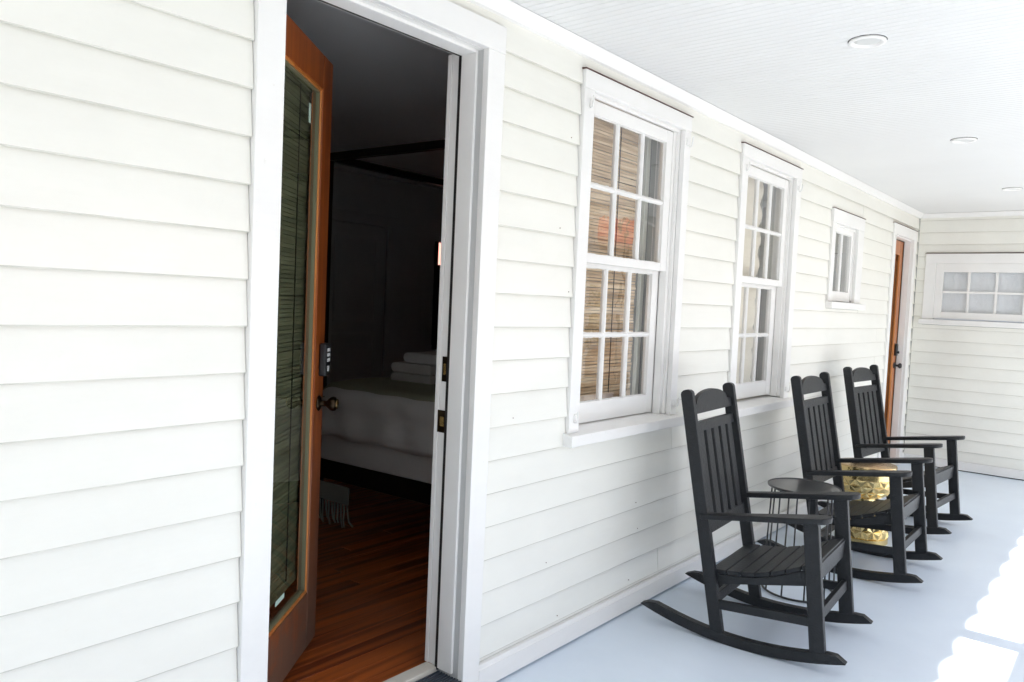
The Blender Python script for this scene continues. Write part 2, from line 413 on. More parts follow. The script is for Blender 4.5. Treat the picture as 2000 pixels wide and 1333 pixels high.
def sash(parent, y0, y1, z0, z1, x, st, top, bot, cols, rws, dep=.034, mw=.020):
    """one sash: frame, bars and every pane"""
    g = MB()
    g.box((x - dep, y0, z0), (x, y0 + st, z1)); g.box((x - dep, y1 - st, z0), (x, y1, z1))
    g.box((x - dep + .001, y0 + st, z1 - top), (x - .001, y1 - st, z1)); g.box((x - dep + .001, y0 + st, z0), (x - .001, y1 - st, z0 + bot))
    g.obj('sash', 'trim', parent=parent, bevel=.002)
    a, b, c, d = y0 + st, y1 - st, z0 + bot, z1 - top
    pw = (b - a - (cols - 1) * mw) / cols; ph = (d - c - (rws - 1) * mw) / rws
    for i in range(1, cols):
        q = a + i * pw + (i - 1) * mw
        MB().prism([(x - .030, q), (x - .012, q - .001), (x - .004, q + mw * .3), (x - .004, q + mw * .7), (x - .012, q + mw + .001), (x - .030, q + mw)], 'z', c, d).obj('muntin', 'trim', parent=parent)
    for j in range(1, rws):
        q = c + j * ph + (j - 1) * mw
        MB().prism([(x - .0295, q), (x - .0125, q - .001), (x - .0045, q + mw * .3), (x - .0045, q + mw * .7), (x - .0125, q + mw + .001), (x - .0295, q + mw)], 'y', a, b).obj('muntin', 'trim', parent=parent)
    for i in range(cols):
        for j in range(rws):
            u = a + i * (pw + mw); v = c + j * (ph + mw)
            pm = MB(); pm.box((x - .022, u - .002, v - .002), (x - .019, u + pw + .002, v + ph + .002))
            pn = pm.obj('pane', 'glass', parent=parent)
            # uneven old putty line round the pane
            pt = MB(); t = .0045
            def ragged(p0, p1, inw, n=14):
                pp = []
                for k in range(n + 1):
                    f = k / n; pp.append((p0[0] + (p1[0] - p0[0]) * f + inw[0] * random.uniform(.2, 1) * t, p0[1] + (p1[1] - p0[1]) * f + inw[1] * random.uniform(.2, 1) * t))
                base = [(p1[0], p1[1]), (p0[0], p0[1])]
                pt.prism(pp + base, 'x', x - .0185, x - .014)
            ragged((u, v), (u + pw, v), (0, 1)); ragged((u, v + ph), (u + pw, v + ph), (0, -1)); ragged((u, v), (u, v + ph), (1, 0)); ragged((u + pw, v), (u + pw, v + ph), (-1, 0))
            pt.obj('putty', 'trim', parent=parent)

def casing(parent_name, key, label, sill=True, cap=True, hooks=True):
    (a, b, lo, hi), (c, d, hz0, hz1) = OPEN[key]
    g = MB()
    g.box((0.001, a, lo + (.055 if sill else 0.004)), (.027, c, hz1)); g.box((0.001, d, lo + (.055 if sill else 0.004)), (.027, b, hz1))
    g.box((0.001, a, hz1), (.0285, b, hi))
    o = g.obj(parent_name, 'trim', parent=wall, bevel=.0025, label=label)
    # jamb liners
    j = MB(); j.box((-.135, c - .018, hz0), (.0005, c - .0005, hz1)); j.box((-.135, d + .0005, hz0), (.0005, d + .018, hz1)); j.box((-.135, c, hz1 - .001), (.0005, d, hz1 + .003))
    j.obj('jamb', 'trim', parent=o)
    if cap:
        MB().box((0.001, a - .006, hi + .0005), (.032, b + .006, hi + .0038)).obj('drip_cap', 'flash', parent=o)
    if sill:
        MB().prism([(-.13, lo + .066), (.0, lo + .058), (.062, lo + .050), (.064, lo + .002), (.055, lo), (0.001, lo), (-.13, lo)], 'y', a - .022, b + .055).obj('sill', 'trim', parent=o, bevel=.003)
        MB().box((.0225, a + .004, lo + .056), (.0275, c - .002, lo + .066)).obj('casing_foot', 'trim', parent=o)
    if hooks:
        hook(o, c - .028, hi - .135, -1); hook(o, d + .028, hi - .135, 1); hook(o, c - .03, lo + .12, -1); hook(o, d + .03, lo + .12, 1)
    return o

def stops(o, c, d, z0, z1, x):
    g = MB()
    g.box((x, c, z0), (0, c + .014, z1)); g.box((x, d - .014, z0), (0, d, z1)); g.box((x, c + .014, z1 - .014), (0, d - .014, z1))
    g.obj('blind_stop', 'trim', parent=o, bevel=.002)

# window 1
W1 = casing('window', 'win1', 'large sash window nearest the open door, with a brown bamboo blind behind its panes')
stops(W1, 2.742, 3.578, .962, 2.425, -.018)
sash(W1, 2.757, 3.540, 1.700, 2.410, -.022, .060, .062, .040, 3, 2)
sash(W1, 2.790, 3.536, .968, 1.712, -.060, .062, .030, .095, 3, 2)
g = MB(); g.box((-.06, 3.541, .96), (-.018, 3.5775, 2.424)); g.box((-.058, 2.7425, .96), (-.019, 2.756, 2.424)); g.box((-.098, 3.5415, .96), (-.070, 3.577, 2.424)); g.box((-.097, 2.743, .96), (-.06, 2.789, 1.72)); g.obj('sash_channel', 'trim', parent=W1, bevel=.002)
# window 2
W2 = casing('window', 'win2', 'second large sash window, between the big window and the small one, pale blind behind it')
stops(W2, 4.395, 5.205, .947, 2.42, -.018)
sash(W2, 4.425, 5.180, 1.690, 2.405, -.022, .060, .062, .040, 3, 2)
sash(W2, 4.470, 5.160, .955, 1.700, -.060, .060, .030, .095, 3, 2)
g = MB(); g.box((-.06, 5.181, .945), (-.018, 5.2045, 2.419)); g.box((-.058, 4.396, .945), (-.019, 4.424, 2.419)); g.box((-.097, 5.161, .945), (-.062, 5.204, 2.419)); g.box((-.097, 4.396, .945), (-.06, 4.469, 1.71)); g.obj('sash_channel', 'trim', parent=W2, bevel=.002)
# window 3 (small)
W3 = casing('window', 'win3', 'small square two column window high on the wall left of the far door', hooks=False)
stops(W3, 6.100, 6.690, 1.64, 2.22, -.018)
sash(W3, 6.150, 6.687, 1.628, 2.215, -.012, .050, .05, .075, 2, 1)

# ------------------------------------------------------------ near doorway
D1 = casing('door_casing', 'door1', 'wide white casing around the open orange door', sill=False, cap=False, hooks=False)
g = MB()
for ya, yb, s in ((2.056, 2.044, 1), (1.217, 1.229, -1)):
    lo_, hi_ = min(ya, yb), max(ya, yb)
    g.box((-.098, lo_, .098), (-.024, hi_, 2.415))
g.box((-.098, 1.229, 2.403), (-.024, 2.044, 2.415))
g.obj('door_stop', 'trim', parent=D1, bevel=.0025)
g = MB(); g.box((-.112, 2.046, .09), (-.0985, 2.0595, 2.415)); g.box((-.112, 1.217, .09), (-.0985, 1.227, 2.415)); g.box((-.112, 1.229, 2.405), (-.0985, 2.044, 2.418))
g.obj('weatherstrip', 'dark', parent=D1)
g = MB(); g.box((-.150, 2.0525, .10), (-.1125, 2.063, 2.42)); g.box((-.172, 2.050, .10), (-.152, 2.063, 2.42)); g.box((-.135, 2.06, .0), (0, 2.07, 2.42))
g.obj('inner_jamb', 'trim', parent=D1, bevel=.0015)
for zc_, hh, ww in ((1.245, .095, .026), (1.045, .085, .040)):
    sp = MB(); sp.box((-.113 - ww, 2.0485, zc_ - hh / 2), (-.113, 2.0522, zc_ + hh / 2)); so_ = sp.obj('strike_plate', 'bronze', parent=D1, bevel=.0015)
    MB().box((-.113 - ww * .65, 2.0478, zc_ - hh * .22), (-.118, 2.0484, zc_ + hh * .22)).obj('latch_hole', 'brass', parent=D1)
MB().box((-.165, 1.218, .062), (-.104, 2.055, .099)).obj('threshold', 'thresh', parent=D1, bevel=.003)
tr = MB(); tr.box((-.104, 1.218, .04), (.030, 2.055, .082))
for k in range(9): tr.prism([(-.098 + k * .014, .082), (-.090 + k * .014, .082), (-.092 + k * .014, .087), (-.096 + k * .014, .087)], 'y', 1.219, 2.054)
tr.obj('doorstep', mat('dark_ribbed_rubber', (.045, .055, .07), .4), parent=D1, bevel=.001)
MB().box((-.03, 1.218, .0), (.024, 2.055, .0395)).obj('step_riser', 'trim', parent=D1)

# door leaf: local x along leaf from hinge, local y = thickness towards room, z up
A = math.atan2(.8, -.6)
leafo = MB()
L = .785; LZ0, LZ1 = .115, 2.408; ST = .118; TH = .044
leafo.box((0, 0, LZ0), (ST, TH, LZ1)); leafo.box((L - ST, 0, LZ0), (L, TH, LZ1))
leafo.box((ST, .0005, LZ1 - .128), (L - ST, TH - .0005, LZ1)); leafo.box((ST, .0005, LZ0), (L - ST, TH - .0005, LZ0 + .225))
door = leafo.obj('door', 'doorwood', parent=wall, bevel=.003, label='orange stained glazed door standing open into the dark room')
door.location = (-.152, 1.240, 0); door.rotation_euler = (0, 0, A)
g1, g2, gz0, gz1 = ST, L - ST, LZ0 + .225, LZ1 - .128
bd = MB()
def frame(mb, a, b, c, d, t, y0, y1):
    mb.box((a, y0, c), (a + t, y1, d)); mb.box((b - t, y0, c), (b, y1, d)); mb.box((a + t, y0, d - t), (b - t, y1, d)); mb.box((a + t, y0, c), (b - t, y1, c + t))
frame(bd, g1, g2, gz0, gz1, .010, .004, .021)
bd.obj('glazing_bead', 'doorbead', parent=door, bevel=.002)
bd = MB(); frame(bd, g1 + .010, g2 - .010, gz0 + .010, gz1 - .010, .007, .010, .024)
bd.obj('glass_seal', mat('olive_seal', (.17, .16, .09), .5), parent=door, bevel=.001)
MB().box((g1 + .008, .0225, gz0 + .008), (g2 - .008, .0265, gz1 - .008)).obj('glass', 'doorglass', parent=door)
MB().box((.568, .0212, 2.135), (.588, .0222, 2.205)).obj('sticker', 'sticker', parent=door)
MB().box((.36, .0212, gz0 + .062), (.45, .0222, gz0 + .080)).obj('sticker', 'sticker', parent=door)
# smart lock keypad, outside face is -y local
kp = MB(); kp.box((L - .075, -.030, 1.185), (L - .012, 0, 1.315)); k = kp.obj('keypad_lock', 'plastic', parent=door, bevel=.008, seg=3)
bt = MB()
for i in range(3):
    for j in range(2): bt.box((L - .060 + j * .018, -.0325, 1.283 - i * .020), (L - .047 + j * .018, -.0298, 1.296 - i * .020))
bt.box((L - .055, -.0325, 1.205), (L - .035, -.0298, 1.226))
bt.obj('keypad_buttons', 'button', parent=door, bevel=.001)
kn = MB(); kn.lathe([(.001, 0), (.030, 0), (.032, -.004), (.026, -.010), (.012, -.013), (.011, -.034), (.018, -.040), (.026, -.050), (.029, -.060), (.026, -.070), (.014, -.076), (.001, -.077)], (L - .060, 0, 1.078), 28, 'y')
kn.obj('knob', 'bronze', parent=door, smooth=True)
kn = MB(); kn.lathe([(.001, -.0765), (.0135, -.0765), (.020, -.0745), (.019, -.0775), (.010, -.0795), (.001, -.0800)], (L - .060, 0, 1.078), 24, 'y')
kn.obj('knob_face', 'brass', parent=door, smooth=True)
kn = MB(); kn.lathe([(.001, 0), (.030, 0), (.032, .004), (.012, .012), (.011, .034), (.026, .050), (.029, .060), (.014, .076), (.001, .077)], (L - .060, TH, 1.078), 28, 'y')
kn.obj('knob', 'bronze', parent=door, smooth=True)

def reed_blind(name, label, y0, y1, z0, z1, mt, pitch=.0155, seed=1, cords=3, mat2=None):
    """woven blind hanging in local x = thickness, y = width"""
    rnd = random.Random(seed)
    root = empty(name, (0, 0, 0), label=label, category='blind')
    g = MB(); z = z1
    while z > z0:
        h = pitch * rnd.uniform(.80, .90); dx = rnd.uniform(-.0015, .0015); j1, j2 = rnd.uniform(-.004, .004), rnd.uniform(-.004, .004)
        dz = rnd.uniform(-.0015, .0015)
        i = len(g.v); a, b = y0 + j1, y1 + j2
        g.box((dx - .002, a, z - h), (dx + .002, b, z))
        for q in range(8):
            v = g.v[i + q]
            if v[1] == b: g.v[i + q] = (v[0], v[1], v[2] + dz)
        z -= pitch
    g.obj('woven_reeds', mt, parent=root, kind='stuff')
    for k in range(cords):
        yy = y0 + (y1 - y0) * ((k + .5) / cords if cords > 1 else .80)
        MB().tube([(.0055, yy, z1), (.0055, yy, z0)], .0022, 6).obj('cord', M['dark'] if cords < 3 else M['bamboo'], parent=root)
    MB().box((-.012, y0, z0 - .035), (.006, y1, z0)).obj('bottom_rail', mt, parent=root, bevel=.002)
    MB().box((-.012, y0, z1), (.009, y1, z1 + .05)).obj('head_rail', mt, parent=root, bevel=.002)
    return root
# blind on the inside of the open door
bl = reed_blind('bamboo_blind', 'dark olive bamboo blind hanging behind the glass of the open door', .03, .655, .42, 2.27, 'bambood', seed=3, cords=1)
# rotate so its width runs along the leaf, just behind the glass
ca, sa = math.cos(A), math.sin(A)
off = TH + .014
base = Vector((-.152, 1.240, 0)) + Vector((ca, sa, 0)) * 0.03 + Vector((-sa, ca, 0)) * off
bl.location = base; bl.rotation_euler = (0, 0, A - R(90))
b1 = reed_blind('bamboo_blind', 'light brown bamboo blind lowered inside the window nearest the open door', 2.60, 3.455, 1.08, 2.40, 'bamboo', seed=5, cords=2)
b1.location = (-.150, 0, 0)
# inner casings (room side), seen through the right column of panes
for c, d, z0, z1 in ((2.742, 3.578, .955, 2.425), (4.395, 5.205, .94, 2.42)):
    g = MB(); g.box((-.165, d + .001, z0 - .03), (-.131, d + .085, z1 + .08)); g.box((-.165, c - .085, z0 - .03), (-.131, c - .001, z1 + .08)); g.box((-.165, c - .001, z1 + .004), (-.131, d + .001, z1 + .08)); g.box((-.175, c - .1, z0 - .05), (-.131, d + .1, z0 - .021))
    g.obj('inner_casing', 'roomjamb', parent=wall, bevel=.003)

def curtain(name, label, y0, y1, z0, z1, x, mt, amp=.016, wl=.075, horiz=False, seed=1, flat=.0):
    rnd = random.Random(seed); g = MB(); nx = max(8, int((y1 - y0) / .008)); nz = 40
    for i in range(nx + 1):
        for j in range(nz + 1):
            y = y0 + (y1 - y0) * i / nx; z = z0 + (z1 - z0) * j / nz
            if horiz: dx = amp * abs(math.sin(math.pi * (z - z0) / wl)) ; dz = -.012 * math.sin(math.pi * i / nx * 3)
            else: dx = amp * math.sin(2 * math.pi * y / wl + .6 * math.sin(z * 3 + seed)) + amp * .4 * math.sin(2 * math.pi * y / (wl * .43) + 1.3); dz = 0
            g.v.append((x + dx, y, z + dz))
    for i in range(nx):
        for j in range(nz):
            k = i * (nz + 1) + j; g.f.append((k, k + nz + 1, k + nz + 2, k + 1))
    o = g.obj(name, mt, smooth=True, label=label, category='curtain' if not horiz else 'blind')
    s = o.modifiers.new('solid', 'SOLIDIFY'); s.thickness = .002
    return o
MB().box((-.160, 3.495, 1.0), (-.140, 3.530, 2.43)).obj('blind_stile', 'roomstrip', parent=wall, bevel=.002)
curtain('curtain', 'dark grey curtain hanging at the right side of the window nearest the open door', 3.53, 3.72, .75, 2.46, -.220, 'dcurtain', .012, .07, seed=2)
curtain('curtain', 'beige grey curtain covering the far half of the second large window', 4.80, 5.26, .80, 2.46, -.235, 'tcurtain', .010, .09, seed=4)
curtain('roman_blind', 'cream scalloped fabric blind inside the second large window', 4.36, 5.02, .92, 2.42, -.150, 'cream', .026, .165, horiz=True, seed=1)
curtain('curtain', 'light grey curtain drawn across the small high window', 5.95, 6.80, 1.55, 2.3, -.150, 'curtain', .004, .11, seed=6)

# ------------------------------------------------------------ far door
D2 = casing('door_casing', 'door2', 'white casing around the closed orange door at the far end', sill=False, cap=True, hooks=False)
c, d = 7.90, 8.612
g = MB(); g.box((-.062, c, .06), (0, c + .012, 2.305)); g.box((-.062, d - .012, .06), (0, d, 2.305)); g.box((-.062, c + .012, 2.293), (0, d - .012, 2.305)); g.obj('door_stop', 'trim', parent=D2, bevel=.002)
g = MB(); g.box((-.066, d - .022, .06), (-.063, d - .0125, 2.30)); g.box((-.066, c + .012, 2.286), (-.063, d - .012, 2.2925)); g.obj('weatherstrip', 'dark', parent=D2)
MB().box((-.13, c, .01), (.02, d, .058)).obj('threshold', 'thresh', parent=D2, bevel=.003)
g = MB(); a, b = c + .003, d - .014
g.box((-.112, a, .062), (-.068, a + .11, 2.288)); g.box((-.112, b - .105, .062), (-.068, b, 2.288)); g.box((-.1115, a + .11, 2.16), (-.0685, b - .105, 2.288)); g.box((-.1115, a + .11, .062), (-.0685, b - .105, .29))
fd = g.obj('door', 'doorwood2', parent=wall, bevel=.003, label='closed orange stained glazed door at the far end of the wall')
g = MB(); g.box((-.084, b - .117, .29), (-.0695, b - .1055, 2.16)); g.box((-.084, a + .11, .29), (-.0695, a + .122, 2.16)); g.box((-.084, a + .122, 2.148), (-.0695, b - .117, 2.16)); g.obj('glazing_bead', 'doorbead', parent=fd, bevel=.002)
MB().box((-.094, a + .112, .292), (-.090, b - .107, 2.158)).obj('glass', 'doorglass', parent=fd)
kb = MB(); kb.lathe([(.001, 0), (.030, 0), (.032, .005), (.012, .012), (.011, .036), (.026, .050), (.029, .060), (.020, .072), (.001, .076)], (-.068, b - .055, 1.03), 24, 'x'); kb.obj('knob', 'plastic', parent=fd, smooth=True)
kb = MB(); kb.box((-.068, b - .083, 1.13), (-.044, b - .027, 1.25)); kb.obj('lock', 'plastic', parent=fd, bevel=.006)
kb = MB(); kb.lathe([(.001, 0), (.013, 0), (.013, .018), (.001, .020)], (-.044, b - .055, 1.165), 16, 'x'); kb.obj('thumb_turn', 'plastic', parent=fd)
db = reed_blind('bamboo_blind', 'bamboo blind behind the glass of the closed far door', c + .06, d - .07, .32, 2.2, 'bambood', seed=9, cords=1); db.location = (-.135, 0, 0)

# ------------------------------------------------------------ end wall
ew = empty('end_wall', (0, YE, 0), label='white clapboard end wall of the porch with the wide six pane window', category='wall')
def ep(o):
    o.parent = ew; o.matrix_parent_inverse = Matrix.Translation((0, -YE, 0)); return o
hx0, hx1, hz0, hz1 = .20, 1.035, 1.525, 2.09
g = MB()
g.box((0.0, YE, -.3), (hx0, YE + .13, 2.75)); g.box((hx1, YE, -.3), (3.3, YE + .13, 2.75)); g.box((hx0, YE, -.3), (hx1, YE + .13, hz0 - .01)); g.box((hx0, YE, hz1 + .004), (hx1, YE + .13, 2.75))
ep(g.obj('sheathing', 'roomwall'))
EW = []
ZE = .075; EX2 = .1225
for k in range(0, 21):
    z0, z1 = ZE + EX2 * k, min(ZE + EX2 * (k + 1), 2.552)
    z0c = max(z0, .098)
    if z1 - z0c < .01: continue
    cx0, cx1, clo, chi = .098, 1.138, 1.462, 2.194
    parts = []
    if z0c < chi and z1 > clo and min(z1, chi) - max(z0c, clo) > .003:
        parts = [(0.020, cx0 - G, z0c, z1), (cx1 + G, 3.28, z0c, z1)]
        if z1 > chi + .006: parts.append((cx0 - G, cx1 + G, chi + .006, z1))
        if z0c < clo - .006: parts.append((cx0 - G, cx1 + G, z0c, clo - .002))
    else: parts = [(0.020, 3.28, z0c, z1)]
    for a_, b_, c_, d_ in parts:
        before = set(bpy.data.objects)
        EXPs = EXP; EXP = EX2
        board(None, a_, b_, c_, d_, z0, axis='x'); EXP = EXPs
        for o in set(bpy.data.objects) - before: ep(o)
ep(MB().prism([(YE, .010), (YE - .020, .010), (YE - .020, .090), (YE - .016, .096), (YE, .0975)], 'x', .026, 3.28).obj('baseboard', 'trim', bevel=.002))
ep(MB().prism([(YE, 2.552), (YE - .022, 2.552), (YE - .026, 2.570), (YE - .040, 2.592), (YE - .040, 2.598), (YE, 2.598)], 'x', .02, 3.28).obj('crown_molding', 'trim', bevel=.0015))
ep(MB().box((.02, YE - .004, -.01), (3.28, YE + .003, .0105)).obj('floor_gap', 'dark'))
# end window, built on the wall facing -Y
g = MB()
g.box((.098, YE - .027, 1.52), (hx0, YE - .001, hz1)); g.box((hx1, YE - .027, 1.52), (1.138, YE - .001, hz1)); g.box((.098, YE - .0285, hz1), (1.138, YE - .001, 2.190))
EWN = ep(g.obj('window', 'trim', bevel=.0025, label='wide six pane window with frosted white glass on the end wall'))
def wp(o):
    o.parent = EWN; o.matrix_parent_inverse = EWN.matrix_parent_inverse.inverted() if False else Matrix.Identity(4); return o
wp(MB().box((.092, YE - .034, 2.1905), (1.144, YE - .001, 2.1945)).obj('drip_cap', 'flash'))
wp(MB().prism([(YE + .12, 1.530), (YE - .058, 1.516), (YE - .062, 1.468), (YE - .055, 1.464), (YE + .12, 1.464)], 'x', .078, 1.160).obj('sill', 'trim', bevel=.003))
g = MB();  g.box((hx0, YE, hz1 - .001), (hx1, YE + .13, hz1 + .0035)); wp(g.obj('jamb', 'trim'))
sx0, sx1, sz0, sz1 = hx0 + .001, hx1 - .001, 1.528, 2.0895
g = MB(); yy = YE - .012; st = .068
g.box((sx0, yy, sz0), (sx0 + st, yy + .034, sz1)); g.box((sx1 - st, yy, sz0), (sx1, yy + .034, sz1)); g.box((sx0 + st, yy + .001, sz1 - .0865), (sx1 - st, yy + .033, sz1)); g.box((sx0 + st, yy + .001, sz0), (sx1 - st, yy + .033, sz0 + .069)); wp(g.obj('sash', 'trim', bevel=.002))
a, b, c, d = sx0 + st, sx1 - st, sz0 + .069, sz1 - .0865; mw = .022
pw = (b - a - 2 * mw) / 3; ph = (d - c - mw) / 2
for i in (1, 2):
    q = a + i * pw + (i - 1) * mw; wp(MB().box((q, yy + .006, c), (q + mw, yy + .030, d)).obj('muntin', 'trim', bevel=.003))
q = c + ph; wp(MB().box((a, yy + .0065, q), (b, yy + .0295, q + mw)).obj('muntin', 'trim', bevel=.003))
for i in range(3):
    for j in range(2):
        u, v = a + i * (pw + mw), c + j * (ph + mw)
        wp(MB().box((u - .002, yy + .019, v - .002), (u + pw + .002, yy + .022, v + ph + .002)).obj('pane', 'glass'))
o = MB().box((hx0 - .05, YE + .040, hz0 + .001), (hx1 + .05, YE + .043, hz1 - .001)).obj('curtain', 'frost', label='plain white curtain stretched behind the six pane window of the end wall', category='curtain')

# ------------------------------------------------------------ ceiling lights
for k, (x, y) in enumerate(((.985, 3.215), (.985, 5.275), (.99, 7.37))):
    lab = ['round white recessed light nearest the camera in the porch ceiling', 'middle round white recessed light in the porch ceiling', 'farthest round white recessed light in the porch ceiling near the end wall'][k]
    e = empty('ceiling_light', (x, y, CZ), label=lab, category='ceiling light', group='recessed lights in the porch ceiling')
    if k == 0:
        tr_ = MB(); tr_.lathe([(.050, .002), (.068, .001), (.070, -.006), (.066, -.011), (.054, -.009), (.048, .002)], (0, 0, 0), 48)
        # open ring
        tr_.f = [f for f in tr_.f if len(f) == 4]
        t0 = tr_.obj('trim_ring', 'trim', parent=e, smooth=True)
        d0 = MB().lathe([(.001, -.004), (.034, -.0045), (.050, -.001), (.050, .004), (.001, .004)], (0, 0, 0), 40).obj('lens', mat('light_lens', (.62, .62, .60), .4), parent=e, smooth=True)
        s0 = MB().lathe([(.068, .003), (.0718, .003), (.0718, -.0010), (.068, -.0010)], (0, 0, 0), 48); s0.f = [f for f in s0.f if len(f) == 4]
        s0 = s0.obj('gap_shadow_ring', 'dark', parent=e)  # black ring painted in as the shadow gap round the trim
        s0.name = 'gap_shade_ring'
    else:
        for s_, nm in ((t0, 'trim_ring'), (d0, 'lens'), (s0, 'gap_shade_ring')): share(nm, s_, e)

# ------------------------------------------------------------ rocking chairs
def make_chair():
    root = empty('rocking_chair')
    H = .273
    MT = 'black'
    for s in (-1, 1):
        y = s * H
        # rocker
        top, bot = [], []
        for k in range(25):
            t = k / 24; x = -.560 + t * .935
            zb = .070 * ((x + .07) / .46) ** 2
            e = min(t / .10, (1 - t) / .075, 1); hh = .047 * (1 - (1 - e) ** 2) if e < 1 else .047
            bot.append((x, zb)); top.append((x, zb + max(hh, .003)))
        MB().prism(bot + top[::-1], 'y', y - .019, y + .019).obj('rocker', MT, parent=root, bevel=.003)
        # front leg, leans back to the arm
        MB().beam((.262, y, .055), (.200, y, .628), .034, .064).obj('front_leg', MT, parent=root, bevel=.004)
        # back post, square and straight with a rounded top
        a, b = Vector((-.180, y, .042)), Vector((-.387, y, 1.118)); d = (b - a).normalized(); t = Vector((d.z, 0, -d.x))
        prof = []
        for sgn, base in ((-1, a), (1, a)): prof.append(base + t * sgn * .029)
        for k in range(7):
            an = math.pi * k / 6; prof.append(b + t * math.cos(an) * .029 + d * math.sin(an) * .020)
        MB().prism([(q.x, q.z) for q in prof], 'y', y - .017, y + .017).obj('back_post', MT, parent=root, bevel=.004)
        # arm: rounded front, narrows to the back
        pts = [(-.285, -.026), (-.285, .020), (-.05, .030), (.10, .044), (.20, .050)]
        for k in range(1, 8):
            an = math.pi / 2 - math.pi * k / 8; pts.append((.235 + .050 * math.cos(an), .050 * math.sin(an)))
        pts += [(.20, -.050), (.10, -.046), (-.05, -.034)]
        g = MB(); i = len(g.v)
        g.prism([(px_, y + s * .008 + py * s) for px_, py in pts], 'z', -.013, .013)
        g.v = [(v[0], v[1], v[2] + .562 + (v[0] + .285) * .165) for v in g.v]
        g.obj('arm', MT, parent=root, bevel=.006, seg=3)
        # seat side rail, dished top edge
        tp = []
        for k in range(13):
            x = -.222 + k / 12 * .43; tt = k / 12; tp.append((x, .302 + .122 * tt - .030 * math.sin(math.pi * tt)))
        MB().prism([(-.222, .250), (.208, .348)] + tp[::-1], 'y', y - s * .017 - .015 * s, y - s * .017).obj('seat_rail', MT, parent=root, bevel=.003)
        # lower side stretcher
        MB().beam((-.205, y, .170), (.247, y, .205), .024, .040).obj('side_stretcher', MT, parent=root, bevel=.003)
    # seat slats across
    n = 7; xs = []
    for k in range(n):
        x0 = -.224 + k * .0655; x1 = x0 + .0610
        def zt(x):
            tt = (x + .222) / .43; return .302 + .122 * tt - .030 * math.sin(math.pi * max(0, min(1, tt)))
        z0, z1 = zt(x0), zt(x1)
        MB().prism([(x0, z0 + .0005), (x1, z1 + .0005), (x1 - .002, z1 + .021), (x0 - .002, z0 + .021)], 'y', -.272 + .017, .272 - .017).obj('seat_slat', MT, parent=root, bevel=.004)
    MB().beam((.222, -.2555, .3975), (.222, .2555, .3975), .088, .022, side=(0.07, 0, 1)).obj('front_apron', MT, parent=root, bevel=.003)
    MB().beam((-.222, -.2555, .285), (-.222, .2555, .285), .07, .020, side=(-.18, 0, 1)).obj('rear_apron', MT, parent=root, bevel=.003)
    MB().beam((.244, -.2555, .222), (.244, .2555, .222), .046, .024, side=(-.1, 0, 1)).obj('front_stretcher', MT, parent=root, bevel=.003)
    MB().beam((-.205, -.2555, .188), (-.205, .2555, .188), .044, .022, side=(-.18, 0, 1)).obj('rear_stretcher', MT, parent=root, bevel=.003)
    # back assembly in the plane of the posts
    def bp(z): return -.180 - (z - .042) * .1924
    def tilt(mb):   # mesh drawn in (t,y,z) with t = thickness about the plane
        mb.v = [(bp(v[2]) + v[0], v[1], v[2]) for v in mb.v]; return mb
    W = .2555
    pr = [(-W, 1.020), (W, 1.020), (W, 1.062)]
    for k in range(0, 15):
        an = math.pi * k / 14; pr.append((.205 * math.cos(an), 1.066 + .058 * math.sin(an)))
    pr.append((-W, 1.062))
    tilt(MB().prism(pr, 'x', -.011, .011)).obj('crest_rail', MT, parent=root, bevel=.003)
    tilt(MB().box((-.012, -W, .938), (.012, W, .982))).obj('back_rail', MT, parent=root, bevel=.003)
    tilt(MB().box((-.012, -W, .475), (.012, W, .530))).obj('back_rail', MT, parent=root, bevel=.003)
    sw = .064; gp = (2 * W - 5 * sw) / 6
    for k in range(5):
        y0 = -W + gp + k * (sw + gp)
        tilt(MB().box((-.008, y0, .528), (.010, y0 + sw, .939))).obj('back_slat', MT, parent=root, bevel=.003)
    return root
ch = make_chair()
chairs = [(.645, 3.559, .072, 'nearest black rocking chair, in front of the round black wire table'),
          (.673, 4.943, .009, 'middle black rocking chair, between the black wire table and the gold stool'),
          (.622, 6.205, -.079, 'farthest black rocking chair, beyond the gold stool near the far door')]
for i, (x, y, a, lab) in enumerate(chairs):
    c_ = ch if i == 0 else copy_tree(ch)
    c_.location = (x, y, .0); c_.rotation_euler = (0, 0, a)
    c_['label'] = lab; c_['category'] = 'rocking chair'; c_['group'] = 'black rocking chairs along the wall'

# ------------------------------------------------------------ black wire table
tb = empty('side_table', (.53, 4.20, 0), label='round black metal side table on thin wire legs between the first two rocking chairs', category='side table')
MB().lathe([(.001, .569), (.182, .569), (.188, .573), (.189, .582), (.186, .5835), (.182, .5785), (.001, .5780)], (0, 0, 0), 64).obj('table_top', 'blackmetal', parent=tb, smooth=True).modifiers.new('es', 'EDGE_SPLIT')
ring = [(.185 * math.cos(2 * math.pi * k / 64), .185 * math.sin(2 * math.pi * k / 64), .009) for k in range(64)]
MB().tube(ring, .006, 8, closed=True).obj('base_ring', 'blackmetal', parent=tb, smooth=True)
ring = [(.165 * math.cos(2 * math.pi * k / 64), .165 * math.sin(2 * math.pi * k / 64), .566) for k in range(64)]
MB().tube(ring, .005, 8, closed=True).obj('top_ring', 'blackmetal', parent=tb, smooth=True)
for k in range(10):
    a = 2 * math.pi * (k + .3) / 10
    MB().tube([(.165 * math.cos(a), .165 * math.sin(a), .568), (.183 * math.cos(a), .183 * math.sin(a), .010)], .0045, 8).obj('rod', 'blackmetal', parent=tb, smooth=True)

